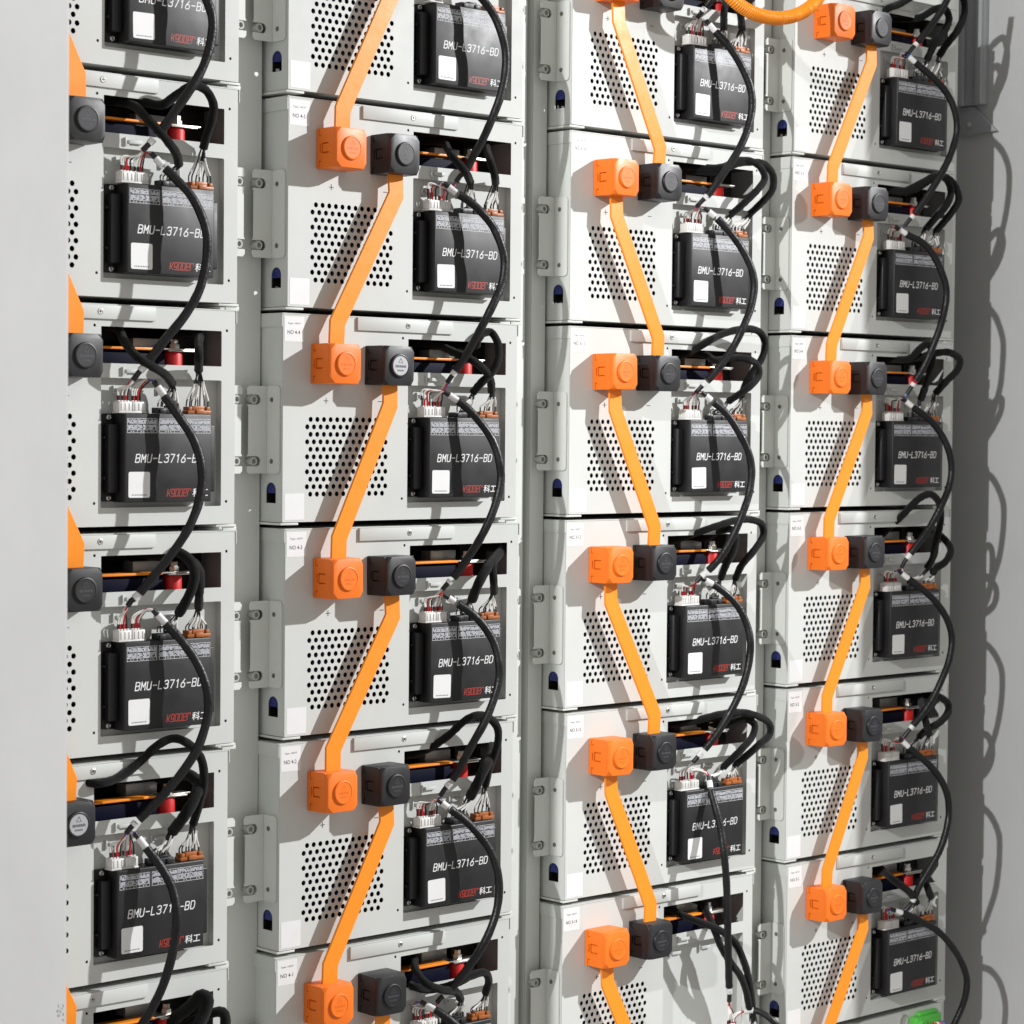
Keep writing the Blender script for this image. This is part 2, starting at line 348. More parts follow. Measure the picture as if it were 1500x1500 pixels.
    b = MB().box(60.2, 67, -.16, -.04, -100.2, -99.4).box(63.2, 64.0, -.2, -.05, -103.2, -96.4)
    obj('plus_mark', b.mesh('plus_mark', smooth=False), 'print_black', t)
    obj('minus_mark', MB().box(142.4, 149.2, -.16, -.04, -100, -99.2).mesh('minus_mark', smooth=False), 'print_black', t)
    # mounting brackets
    def bracket(side):
        mx = (lambda x: x) if side < 0 else (lambda x: 369.8 - x)
        b = MB()
        sheet(b, rect(3.6, 29.0, -185.2, -83.6, 5, 3), [], -2.3, 2.0, 'yz')
        slot = lambda v: [(-29.9, v - 5.8), (-17, v - 5.8)] + [(-17 + 5.8 * math.cos(math.radians(a)), v + 5.8 * math.sin(math.radians(a))) for a in range(-75, 90, 15)] + [(-17, v + 5.8), (-29.9, v + 5.8)]
        out = [(-2.5, -185.2), (-27, -185.2), (-29.9, -182)] + slot(-171)[:1] + slot(-171)[1:-1] + slot(-171)[-1:] + [(-28.2, -162), (-28.2, -109)] + slot(-99.5) + [(-29.9, -87), (-27, -83.6), (-2.5, -83.6)]
        sheet(b, list(reversed(out)), [], 27.0, 2.0, 'xz')
        if side > 0: b.v = [(369.8 - x, y, z) for x, y, z in b.v]
        br = obj('mounting_bracket', b.mesh('mounting_bracket', smooth=False), 'post_grey', t)
        for v in (-99.5, -171):
            b = MB().lathe((mx(-21.5), 39.5, v), [(3.4, 0), (3.4, -6), (5.1, -6.1), (5.1, -13.0), (4.7, -13.5), (3.0, -13.5), (2.7, -10), (0, -10)], 18)
            obj('bolt', b.mesh('bolt'), 'bolt_grey', br)
            b = MB().lathe((mx(-2.35), 18, v), [(3.0, 0), (2.6, -.7 if side < 0 else .7), (1.3, -.7 if side < 0 else .7), (1.1, -.2 if side < 0 else .2), (0, -.2 if side < 0 else .2)], 12, 'x')
            obj('screw', b.mesh('screw'), 'screw_dark', br)
    bracket(-1); bracket(1)
    index_kids(t); return t, npl
proto, np_proto = prototype()

# ================================================================== monitoring unit prototype
UO = (267, 11, -214.5)          # its base: middle of the lower edge, on the recess floor
def unit_proto():
    t = bpy.data.objects.new('monitoring_unit', None); t.empty_display_size = .02; COL.objects.link(t)
    M = lambda b, n, **k: b.mesh(n, org=UO, **k)
    b = sheet(MB(), rect(194.6, 340.6, -214.4, -118.2, 4, 4), [], 6.5, 4.3); fl = obj('flange', M(b, 'flange', smooth=False), 'unit_black', t)
    for u in (203.6, 331.6):
        for v in (-122.4, -210.4):
            b = MB().lathe((u, 6.5, v), [(3.3, 0), (3.1, -1.2), (2.0, -1.9), (1.5, -1.3), (0, -1.2)], 14); obj('screw', M(b, 'screw'), 'steel', fl)
    bd = obj('body', M(MB().box(209.6, 324.4, -17, 6.3, -215.2, -117.6), 'body', bevel=1.3, seg=3), 'unit_black', t)
    b = MB().box(197.0, 209.4, -5.5, 6.4, -204.5, -129.5); obj('side_rib', M(b, 'side_rib', bevel=1.5, seg=3), 'unit_black', t)
    b = MB().box(324.6, 338.0, -5.5, 6.4, -204.5, -129.5); obj('side_rib', M(b, 'side_rib', bevel=1.5, seg=3), 'unit_black', t)
    for v in (-146, -190): obj('clip_nub', M(MB().box(193.6, 197, 0, 6, v, v + 3), 'clip_nub', bevel=.4), 'unit_black', t)
    # headers along the top edge
    b = MB().box(256, 287, -12, 1, -117.4, -111).box(258, 266, -13.5, -12.1, -117.3, -112).box(277, 285, -13.5, -12.1, -117.3, -112).box(270, 283, -9, -2, -110.9, -108.6)
    obj('black_header', M(b, 'black_header', bevel=.5), 'plug_black', t)
    b = MB().box(296.6, 328, -11.5, 1, -117.4, -113.6).box(298, 302.5, -11.2, .8, -113.5, -109.5).box(322, 326.5, -11.2, .8, -113.5, -109.5).box(304.5, 320, -10, -1, -113.5, -108.6).box(307, 317, -13, -11.6, -117.2, -112.2)
    obj('brown_header', M(b, 'brown_header', bevel=.5), 'header_brown', t)
    b = MB().box(204.4, 239.8, -13, 1, -117.4, -115.6); obj('white_header', M(b, 'white_header', bevel=.5), 'nylon_white', t)
    # sticker and print on the face
    Y = -17.0
    b = sheet(MB(), rect(214.2, 242.2, -210, -181.7, 2, 3), [], Y - .2, .17); cl = obj('code_label', M(b, 'code_label', smooth=False), 'sticker_white', t)
    b = MB()
    for k in range(9): b.box(218.5 + 2.2 * k, 218.5 + 2.2 * k + random.uniform(1.0, 1.7), Y - .26, Y - .21, -207.6, -206.4)
    obj('label_caption', M(b, 'label_caption', smooth=False), 'print_grey', cl)
    b = MB(); strokes(b, 'BMU-L3716-BD', 222.9, -171.2, 5.0, 8.7, 7.55, .2, .56, Y - .05); obj('model_print', M(b, 'model_print', smooth=False), 'print_white', t)
    b = MB(); text(b, '科工', 298.6, 320.4, -209.4, 9.2, Y - .06, .12, .012); obj('name_print', M(b, 'name_print', smooth=False), 'print_white', t)
    b = MB(); strokes(b, 'Kgooer', 264.8, -208.7, 3.7, 7.8, 5.4, .18, .44, Y - .05); obj('logo_print', M(b, 'logo_print', smooth=False), 'print_red', t)
    rg = random.Random(8)
    for x0, x1, cuts in ((212.4, 251.2, (.34, .67)), (254.6, 323.0, (.29, .5, .75))):
        b = MB(); z1, z0 = -123.2, -139.0; y0, y1 = Y - .10, Y - .03
        edges = [x0] + [x0 + (x1 - x0) * k for k in cuts] + [x1]
        b.box(x0, x1, y0, y1, z1 - .35, z1).box(x0, x1, y0, y1, z0, z0 + .35).box(x0, x1, y0, y1, z0 + 3.1, z0 + 3.5)
        for e in edges: b.box(e - .18, e + .18, y0 - .02, y1, z0, z1)
        obj('pin_table', M(b, 'pin_table', smooth=False), 'print_white', t)
        b = MB()
        for e0, e1 in zip(edges, edges[1:]):
            n = int((e1 - e0) / 1.75)
            for k in range(n):
                xx = e0 + .9 + (e1 - e0 - 1.6) * k / n
                for za, zb in ((z1 - 5.6, z1 - 1.0), (z0 + 4.0, z1 - 6.6)):
                    zz = za
                    while zz < zb - .8:
                        hh = rg.uniform(.7, 1.3)
                        if rg.random() < .92: b.box(xx, xx + 1.3, y0, y1, zz, min(zz + hh, zb))
                        zz += hh + .28
                if k % 2 == 0 and n * .25 < k < n * .8: b.box(xx, xx + 1.3, y0, y1, z0 + 1.1, z0 + 2.1)
        obj('pin_print', M(b, 'pin_print', smooth=False), 'print_dim', t)
    index_kids(t); return t
uproto = unit_proto()

# ------------------------------------------------------------------ place modules and units
first = True
for c in (1, 2, 3, 4):
    for r in range(-1, 5):
        o = proto if first else copy_tree(proto)
        o.location = base(c, r)
        n = number(c, r)
        if n and r >= 0: lab = 'light grey battery module numbered NO %s, %s from the top of the %s column' % (n, ROWN[r], COLN[c])
        else: lab = 'light grey battery module, %s of the %s column' % (ROWN[r] + (' from the top' if 0 <= r < 4 else ''), COLN[c])
        tag(o, lab.replace('lowest from the top', 'lowest'), 'battery module', 'battery modules stacked in the rack')
        if n:
            b = MB(); text(b, 'Type: 16S1P', 6.5, 25, -12.5, 2.8, -.27, 0, .012); text(b, 'NO ' + n, 6.0, 24.5 + (1.5 if len(n) > 3 else 0), -23.4, 4.7, -.27, 0, .014)
            lbl = [k for k in o.children if k.name.startswith('number_label')][0]
            obj('number_print', b.mesh('number_print', smooth=False), 'print_grey', lbl)
        if (c, r) != (3, 4):
            u = uproto if first else copy_tree(uproto)
            u.location = P(c, r, *UO)
            tag(u, 'black BMU-L3716-BD monitoring box fixed to ' + ('the ' if not (n and r >= 0) else '') + which(c, r), 'monitoring unit', 'monitoring units on the modules')
            rj = random.Random(c * 9 + r); st_ = [k for k in u.children if k.name.startswith('code_label')][0]
            a_ = rj.uniform(-.03, .03); cx, cz = (228.2 - UO[0]) / 1000, (-195.8 - UO[2]) / 1000; st_.rotation_euler = (0, a_, 0)
            st_.location = (cx - (cx * math.cos(a_) + cz * math.sin(a_)) + rj.uniform(-.0008, .0008), 0, cz - (-cx * math.sin(a_) + cz * math.cos(a_)) + rj.uniform(-.0008, .0008))
        first = False

# ================================================================== bus links (flat strap with a plug on each end)
def plug_meshes():
    def ring(y, ch, ins): 
        x0, x1, z0, z1 = -22.5 + ins, 22.5 - ins, -23.3 + ins, 23.3 - ins
        return [(x, y, z) for x, z in ((x0 + ch, z0), (x1 - ch, z0), (x1, z0 + ch), (x1, z1 - ch), (x1 - ch, z1), (x0 + ch, z1), (x0, z1 - ch), (x0, z0 + ch))]
    O = (0, 0, 0)
    b = MB().rings([ring(-.3, 1.5, 2.4), ring(-31.5, 1.5, 2.4), ring(-33.6, 1.4, 0.0), ring(-38, 6.8, .35)])
    body = b.mesh('plug_body', bevel=.45, org=O, seg=2, sharp=30)
    # outer skins on the two sides with real slits around the latch
    hl = [[(-23, 6.2), (-10.6, 6.2), (-10.6, -6.2), (-23, -6.2), (-23, -4.6), (-12.3, -4.6), (-12.3, 4.6), (-23, 4.6)], rect(-8.6, -7.0, -5.2, 5.2),
          [(-6.2, 22.4), (-5.2, 22.4), (-5.2, 14.6), (-9.5, 14.6), (-9.5, 15.5), (-6.2, 15.5)], [(-6.2, -22.4), (-5.2, -22.4), (-5.2, -14.6), (-9.5, -14.6), (-9.5, -15.5), (-6.2, -15.5)]]
    b = MB(); sheet(b, rect(-33.4, -.6, -23.2, 23.2, 1.0, 2), hl, -22.5, 1.6, 'yz'); skin = b.mesh('latch_side', org=O, smooth=False)
    b = MB(); sheet(b, rect(-33.4, -.6, -23.2, 23.2, 1.0, 2), hl, 20.9, 1.6, 'yz'); skin2 = b.mesh('latch_side', org=O, smooth=False)
    caps = [MB().box(-20.9, 20.9, -32.4, -.6, z_, z_ + 1.3).mesh('cap_plate', bevel=.35, org=O) for z_ in (22, -23.3)]
    b = MB().lathe((0, -37.5, 0), [(14.2, 0), (14.0, -2.5), (13.5, -3.0), (12.2, -3.0), (11.8, -2.5), (0, -2.5)], 32); knob = b.mesh('knob', org=O, sharp=50)
    b = MB(); y = -40.18
    for k in range(3):
        a0 = math.radians(90 + 120 * k); a1 = math.radians(210 + 120 * k); p0 = (3.6 * math.cos(a0), 5.2 + 3.6 * math.sin(a0)); p1 = (3.6 * math.cos(a1), 5.2 + 3.6 * math.sin(a1))
        dx, dz = p1[0] - p0[0], p1[1] - p0[1]; L = math.hypot(dx, dz); dx, dz = dx / L * .3, dz / L * .3
        b.add([(p0[0] - dz, y - .003 * k, p0[1] + dx), (p0[0] + dz, y - .003 * k, p0[1] - dx), (p1[0] + dz, y - .003 * k, p1[1] - dx), (p1[0] - dz, y - .003 * k, p1[1] + dx)], [(0, 1, 2, 3)])
    rr = random.Random(2); x = -8
    while x < 7.5:
        w = rr.uniform(.7, 1.5); b.box(x, x + w, y, y + .04, -2.2, 0.6); x += w + .5
    x = -5
    while x < 4.6:
        w = rr.uniform(.6, 1.2); b.box(x, x + w, y, y + .04, -6.6, -4.8); x += w + .5
    return body, (skin, skin2), caps, knob, b.mesh('knob_print', org=O, smooth=False)
PL_BODY, PL_SKIN, PL_CAP, PL_KNOB, PL_PRINT = plug_meshes()
def dupmesh(me, m):
    k = (me.name, m)
    if k not in DM: d = me.copy(); d.materials.clear(); d.materials.append(MATS[m]); DM[k] = d
    return DM[k]
DM = {}
UO_, UB_, VP = 63.0, 144.6, -57.0
def plug(parent, c, r, pos, root, root_loc):
    m = 'plug_orange' if pos == 'orange' else 'plug_black'
    l = P(c, r, UO_ if pos == 'orange' else UB_, 0, VP) - Vector(root_loc)
    bd = obj(pos + '_plug', dupmesh(PL_BODY, m), m, parent, l)
    rj = random.Random(c * 40 + r * 3 + (pos == 'black')); bd.rotation_euler = (rj.uniform(-.012, .012), rj.uniform(-.014, .014), rj.uniform(-.016, .016))
    for k in PL_SKIN: obj('latch_side', dupmesh(k, m), m, bd)
    for k in PL_CAP: obj('cap_plate', dupmesh(k, m), m, bd)
    obj('knob', dupmesh(PL_KNOB, m), m, bd)
    if pos == 'black' and (c, r) in ((2, 1), (1, 3)):
        b = MB().lathe((0, -40.02, 0), [(11.4, 0), (11.4, -.08), (0, -.08)], 28); kd = obj('knob_disc', b.mesh('knob_disc', org=(0, 0, 0)), 'disc_silver', bd); kd['label'] = 'silver disc on the black knob'
    obj('knob_print', dupmesh(PL_PRINT, 'knob_print' if pos == 'black' else m), m, bd)
def link(c, r):
    """strap from module r down to module r+1"""
    down = c in (2, 4)          # black plug above to orange plug below, else orange above to black below
    ua, ub = (UB_ + .9, UO_ + 1) if down else (UO_ + .4, UB_ - 1.2)
    rnd = random.Random(c * 10 + r)
    a0 = P(c, r, ua, 0, -76); a1 = P(c, r, ua + rnd.uniform(-.6, .6), 0, -104.6 + rnd.uniform(-1.5, 1.5)); b1 = P(c, r + 1, ub + rnd.uniform(-.6, .6), 0, -10.5 + rnd.uniform(-2, 2)); b0 = P(c, r + 1, ub, 0, -38)
    loc = P(c, r + 1, (ua + ub) / 2, 0, -80)
    up, lo = ('black', 'orange') if down else ('orange', 'black')
    lab = 'flat orange bus strap from the %s plug of %s%s' % (up, '' if number(c, r) and r >= 0 else 'the ', which(c, r))
    if r == -2: lab = 'flat orange bus strap entering the black plug of the topmost module of the third column'
    t = empty('bus_link', loc, lab, 'bus strap', 'orange bus straps linking the modules')
    pts = [a0, a1, b1, b0]; hw = 0.0112; L = []; R = []
    for i, p in enumerate(pts):
        def nrm(q): d = Vector((q.x, 0, q.z)).normalized(); return Vector((-d.z, 0, d.x))
        n0 = nrm(pts[i] - pts[i - 1]) if i else None; n1 = nrm(pts[i + 1] - pts[i]) if i < 3 else None
        if n0 and n1: n = (n0 + n1).normalized(); n = n / n.dot(n0)
        else: n = n0 or n1
        L.append(p + n * hw); R.append(p - n * hw)
    b = MB(); depth = lambda k: (-18.2, -19.6, -19.2, -18.0)[k] + rnd.uniform(-.6, .6)
    rings = []
    for k in range(4):
        y = depth(k)
        sec = ((.94, -1.6), (-.94, -1.6), (-1, -1.0), (-1, 1.0), (-.94, 1.6), (.94, 1.6), (1, 1.0), (1, -1.0)); md = (L[k] + R[k]) / 2
        rings.append([((md.x + (L[k].x - md.x) * a_) * 1000, y + d_, (md.z + (L[k].z - md.z) * a_) * 1000) for a_, d_ in sec])
    b.rings(rings)
    obj('strap', b.mesh('strap', org=(loc[0] * 1000, loc[1] * 1000, loc[2] * 1000), sharp=20), 'strap_orange', t)
    plug(t, c, r, up, t, loc); plug(t, c, r + 1, lo, t, loc)
for c in (1, 2, 3, 4):
    for r in range(-2 if c == 3 else -1, 4 if c == 1 else 5): link(c, r)

# ================================================================== cables
def spline(P_, step=0.004):
    P_ = [Vector(p) for p in P_]; Q = [P_[0] * 2 - P_[1]] + P_ + [P_[-1] * 2 - P_[-2]]; out = []
    for i in range(1, len(Q) - 2):
        p0, p1, p2, p3 = Q[i - 1:i + 3]; n = max(2, int((p2 - p1).length / step))
        def kn(a, b_): return max((b_ - a).length, 1e-5) ** .5
        t0 = 0; t1 = kn(p0, p1); t2 = t1 + kn(p1, p2); t3 = t2 + kn(p2, p3)
        for k in range(n):
            t = t1 + (t2 - t1) * k / n
            A1 = p0 * ((t1 - t) / (t1 - t0)) + p1 * ((t - t0) / (t1 - t0)); A2 = p1 * ((t2 - t) / (t2 - t1)) + p2 * ((t - t1) / (t2 - t1)); A3 = p2 * ((t3 - t) / (t3 - t2)) + p3 * ((t - t2) / (t3 - t2))
            B1 = A1 * ((t2 - t) / (t2 - t0)) + A2 * ((t - t0) / (t2 - t0)); B2 = A2 * ((t3 - t) / (t3 - t1)) + A3 * ((t - t1) / (t3 - t1))
            out.append(B1 * ((t2 - t) / (t2 - t1)) + B2 * ((t - t1) / (t2 - t1)))
    out.append(P_[-1]); return out
def lerp_prof(prof, s):
    for (a, x), (b_, y) in zip(prof, prof[1:]):
        if s <= b_: return x + (y - x) * (s - a) / (b_ - a)
    return prof[-1][1]
def lens(pts):
    L = [0]
    for a, b_ in zip(pts, pts[1:]): L.append(L[-1] + math.hypot(a[0] - b_[0], a[1] - b_[1]))
    return [x / L[-1] for x in L]
mm = lambda pts: [tuple(p * 1000) for p in pts]
def tube_obj(name, pts, rad, m, parent, loc, n=12, smooth=True):
    b = MB().tube(mm(pts), rad, n); return obj(name, b.mesh(name, org=tuple(Vector(loc) * 1000), sharp=60), m, parent)
def lumpy(r, amp, seed, k=9):
    rg = random.Random(seed); A = [rg.uniform(-1, 1) for _ in range(80)]
    def f(s):
        x = s * k * 4; i = int(x); t = x - i; t = t * t * (3 - 2 * t)
        return r * (1 + amp * (A[i % 80] * (1 - t) + A[(i + 1) % 80] * t))
    return f
def cut(pts, l0, l1):
    out = []; L = 0
    for a, b_ in zip(pts, pts[1:]):
        if l0 <= L <= l1: out.append(a)
        L += (b_ - a).length
    return out
def wires(name, groups, parent, loc):
    """groups: {material: [(points, radius)]}, one mesh for each colour"""
    for m, ls in groups.items():
        b = MB()
        for pts, r in ls: b.tube(mm(pts), r, 6)
        o = obj(name, b.mesh(name, org=tuple(Vector(loc) * 1000)), m, parent)
def plug4(parent, p, loc):
    q = tuple((p - Vector(loc)) * 1000); O = (0, 0, 0)
    b = MB().box(q[0] - 8, q[0] + 8, q[1] - 6.5, q[1] + 6.5, q[2] - 10.5, q[2])
    for k in (-5.2, 0, 5.2): b.box(q[0] + k - .7, q[0] + k + .7, q[1] - 7.2, q[1] - 6.6, q[2] - 9.5, q[2] - 1.5)
    for k in (-6, -2, 2, 6): b.box(q[0] + k - 1.2, q[0] + k + 1.2, q[1] - 3, q[1] + 3, q[2] + .05, q[2] + 1.4)
    obj('white_plug', b.mesh('white_plug', bevel=.4, org=O), 'nylon_white', parent)
def comm_wires(parent, loc, start, sdir, top, seed, n=6):
    rg = random.Random(seed); g = {}
    cols = ['wire_white', 'wire_white', 'wire_white', 'wire_red', 'wire_white', 'wire_black']
    for k in range(n):
        e = top + Vector((-.006 + .012 * k / (n - 1), rg.uniform(-.002, .002), .0012)); m_ = cols[k % 6]
        h = (start - e).length
        a = start + Vector((rg.uniform(-.0012, .0012), rg.uniform(-.001, .001), rg.uniform(-.001, .001)))
        pts = spline([a, a + sdir * h * .28 + Vector((rg.uniform(-.002, .002), rg.uniform(-.002, .001), 0)), e + Vector((rg.uniform(-.001, .001), -.001, h * .42)), e + Vector((0, 0, .0055)), e], .003)
        L = len(pts)
        g.setdefault(m_, []).append((pts, .95))
        tip = ('wire_red' if k in (1, 4, 3) else 'wire_black')
        g.setdefault(tip, []).append((pts[-max(3, int(L * .26)):], 1.15))
        if k in (0, 3): g.setdefault('wire_red', []).append((pts[:max(3, int(L * .3))], 1.1))
        if k == 5: g.setdefault('wire_blue', []).append((pts[:max(3, int(L * .34))], 1.1))
    wires('wire', g, parent, loc)
PLUG_L, PLUG_R = (213.2, -6, -105), (231.0, -6, -105)
CPROF = [(0, -17), (.06, -24), (.16, -36), (.35, -50), (.62, -50), (.8, -38), (.92, -27), (1, -17)]
def comm(c, r, px, rad=5.1, hang=False, top_out=False, bottom_out=False, prof=CPROF):
    s = lens(px); pts = [at(x, y, lerp_prof(prof, k)) for (x, y), k in zip(px, s)]
    loc = pts[0]
    if top_out: lab = 'black cable coming from above into the topmost box of the %s column' % COLN[c]
    elif bottom_out: lab = 'black looping cable leaving %s downwards' % (('the ' if not (number(c, r) and r >= 0) else '') + which(c, r))
    elif hang: lab = 'black cable hanging straight down from NO 3-13 to a loose white plug'
    elif number(c, r) and r >= 0: lab = 'black looping cable between the monitoring boxes of NO %s and NO %s' % (number(c, r), number(c, r + 1))
    else: lab = 'black looping cable between the %s and %s monitoring boxes of the %s column' % (ROWN[r], ROWN[r + 1], COLN[c])
    t = empty('communication_cable', loc, lab, 'cable', 'black looping cables down the columns')
    S = spline(pts[:-1]); tot = sum((b_ - a).length for a, b_ in zip(S, S[1:]))
    w = Vector(loc); J = [p for p in S]
    tube_obj('jacket', cut(J, .012 if not top_out else 0, tot - (.011 if not bottom_out else 0)), lumpy(rad, .045, c * 31 + r), 'jacket_black', t, loc, 14)
    if not top_out:
        tube_obj('label_sleeve', cut(J, 0, .0135), rad * .80, 'sleeve_white', t, loc, 12)
        top = P(c, r, *PLUG_R)
        d0 = (S[0] - S[2]).normalized(); st = S[0] + d0 * .006
        tube_obj('core', [S[0] + d0 * .0075, S[0], S[1]], rad * .6, 'wire_black', t, loc, 10)
        d = (d0 + Vector((-.3, 0, -.5))).normalized()
        plug4(t, top, loc); comm_wires(t, loc, st, d, top, c * 7 + r + 100)
    if not bottom_out:
        tube_obj('label_sleeve', cut(J, tot - .0125, tot + 1), rad * .82, 'sleeve_white', t, loc, 12)
        tube_obj('core', [S[-2], S[-1], pts[-1]], rad * .62, 'wire_black', t, loc, 10)
        d = (pts[-1] - S[-1]).normalized()
        top = P(c, r + 1, *PLUG_L) if not hang else at(1069, 1500, -20)
        plug4(t, top, loc); comm_wires(t, loc, pts[-1] - d * .002, d, top, c * 7 + r + 200)
COMM = {
 (1, -1): [(237, -82), (258, -58), (283, -30), (302, -2), (311, 27), (309, 59), (298, 96), (282, 125), (258, 160), (237, 189), (222, 206), (216, 212.5), (208.5, 220)],
 (1, 0): [(228, 231), (238, 242), (255, 259), (279, 285), (295, 315), (303, 344), (303, 373), (299, 400), (290, 429), (269, 464), (245, 493), (226, 517), (213, 534), (202, 546.5), (195, 556)],
 (1, 1): [(231, 566), (244, 584), (263, 611), (282, 640), (294, 675), (296, 707), (291, 736), (280, 765), (268, 787), (245, 819), (221, 848), (201, 872), (192.5, 879), (187, 887)],
 (1, 2): [(231, 900), (247, 917), (271, 944), (290, 973), (303, 1008), (305, 1040), (299, 1069), (288, 1098), (268, 1129), (240, 1163), (213, 1191), (199, 1204), (191, 1212), (185, 1220)],
 (1, 3): [(203, 1227), (218, 1246), (237, 1271), (253, 1303), (259, 1340), (257, 1372), (250, 1407), (237, 1447), (221, 1479), (206, 1503), (190, 1525), (184, 1533), (177, 1541)],
 (2, -1): [(655, -46), (668, -38), (690, -20), (710, 2), (722, 19), (734, 46), (740.5, 74), (740.5, 103), (734, 137), (722, 170), (707, 204), (695, 226), (683, 247), (673.5, 258), (667.5, 266)],
 (2, 0): [(657, 273), (668, 282), (686, 293), (705, 310), (722, 331), (733, 355), (739, 382), (736, 412), (724, 442), (712, 466), (695, 498), (681, 522), (667, 543), (659, 554), (655, 560)],
 (2, 1): [(658, 578), (667, 584), (683, 596), (705, 620), (722, 646), (731, 673), (734, 699), (730, 723), (722, 749), (711, 774), (700, 794), (683, 820), (667, 842), (653, 857), (648, 863)],
 (2, 2): [(657, 875), (671, 884), (690, 897), (710, 918), (724, 942), (731, 971), (731, 995), (724, 1022), (710, 1057), (695, 1084), (683, 1106), (671, 1129), (657, 1149), (651.5, 1155), (645, 1165)],
 (2, 3): [(647, 1175), (660, 1185), (679, 1199), (700, 1220), (719, 1247), (729, 1276), (731, 1305), (727, 1335), (716, 1367), (700, 1396), (681, 1423), (657, 1452), (645.5, 1461), (640, 1468)],
 (2, 4): [(624, 1471), (641, 1481), (663, 1497), (684, 1519), (702, 1545), (714, 1575), (718, 1605), (710, 1640)],
 (3, -1): [(1039, 35), (1051, 49), (1070, 70), (1088, 100), (1100, 131), (1101.5, 159), (1095, 189), (1084, 215), (1067, 243), (1051, 266), (1036, 286), (1027.5, 294.5), (1020.5, 302)],
 (3, 0): [(1038, 309), (1051, 320), (1067, 337), (1086, 363), (1100, 391), (1105, 417), (1100, 449), (1088, 480), (1074, 508), (1058, 531), (1044, 549), (1032, 561), (1026, 567.5), (1019, 575)],
 (3, 1): [(1034, 579), (1046, 589), (1063, 604), (1081, 630), (1095, 658), (1101, 686), (1098, 719), (1088, 751), (1074, 784), (1058, 812), (1042, 831), (1030, 841), (1025, 846), (1020, 852)],
 (3, 2): [(1033, 849), (1044, 855), (1060, 866), (1079, 885), (1093, 911), (1099, 936), (1098, 964), (1091, 995), (1079, 1025), (1065, 1051), (1049, 1076), (1032, 1097), (1025, 1104), (1021, 1109.5), (1015, 1116)],
 (3, 3): [(1039, 1143), (1041.7, 1159), (1048.7, 1185), (1055.7, 1213), (1060.4, 1248), (1064, 1290), (1065.5, 1337), (1066.5, 1383), (1067.5, 1425), (1068.3, 1450), (1068.5, 1456), (1068, 1466)],
 (4, -1): [(1331, 82), (1347, 96), (1369, 115), (1387, 136), (1399, 163), (1402, 189), (1395, 219), (1382, 248), (1366, 275), (1350, 299), (1338, 315), (1331, 323), (1325, 330.5)],
 (4, 0): [(1317, 335), (1331, 344), (1350, 354), (1366, 371), (1377, 392), (1385, 415), (1386.5, 432), (1384, 452), (1377, 479), (1366, 508), (1353, 537), (1339, 560), (1333.5, 569), (1328.5, 577)],
 (4, 1): [(1327, 587), (1342, 599), (1363, 615), (1379, 636), (1391, 663), (1394, 689), (1390, 713), (1379, 740), (1367, 763), (1357, 779), (1342, 799), (1331, 814), (1326, 820.5), (1320.5, 831)],
 (4, 2): [(1321, 839), (1337, 852), (1358, 868), (1377, 889), (1390, 913), (1394.5, 937), (1390, 967), (1379, 996), (1366, 1023), (1350, 1047), (1337, 1062), (1330, 1071), (1323, 1080)],
 (4, 3): [(1322, 1085), (1337, 1099), (1357, 1116), (1374, 1135), (1387, 1161), (1390, 1188), (1387, 1212), (1377, 1244), (1361, 1273), (1347, 1297), (1339, 1315), (1334, 1324), (1327, 1332)],
 (4, 4): [(1311, 1333), (1328, 1339), (1347, 1348), (1371, 1361), (1390, 1380), (1406, 1404), (1416, 1431), (1415, 1455), (1408.5, 1476), (1399, 1497), (1386, 1522), (1370, 1545)],
}
for (c, r), px in COMM.items(): comm(c, r, px, bottom_out=(c, r) in ((2, 4), (4, 4)), hang=(c, r) == (3, 3))
comm(3, -2, [(1058, -20), (1049, -10), (1038, 4), (1027, 18.5), (1021.5, 25)], top_out=True, prof=[(0, -46), (.6, -34), (1, -17)])
comm(4, -2, [(1404, -62), (1397, -28), (1387, 0), (1371, 27), (1355, 48), (1343, 63), (1336, 70.5), (1330, 78.5)], top_out=True, prof=[(0, -50), (.4, -44), (.8, -27), (1, -17)])
# loose cable at the lower edge of the third column
lp = [at(x, y, d) for x, y, d in ((1090, 1481, -24), (1104, 1479, -34), (1121, 1486, -48), (1133, 1496, -58), (1146, 1512, -64), (1156, 1535, -66))]
t = empty('communication_cable', lp[0], 'short black cable curving right beside the loose plug under NO 3-14', 'cable', 'black looping cables down the columns')
S = spline(lp); tube_obj('jacket', cut(S, .012, 9), 4.6, 'jacket_black', t, lp[0], 14); tube_obj('label_sleeve', cut(S, 0, .014), 4.2, 'sleeve_white', t, lp[0])
comm_wires(t, lp[0], S[0], Vector((-1, 0, .1)), at(1074, 1503, -20), 77)

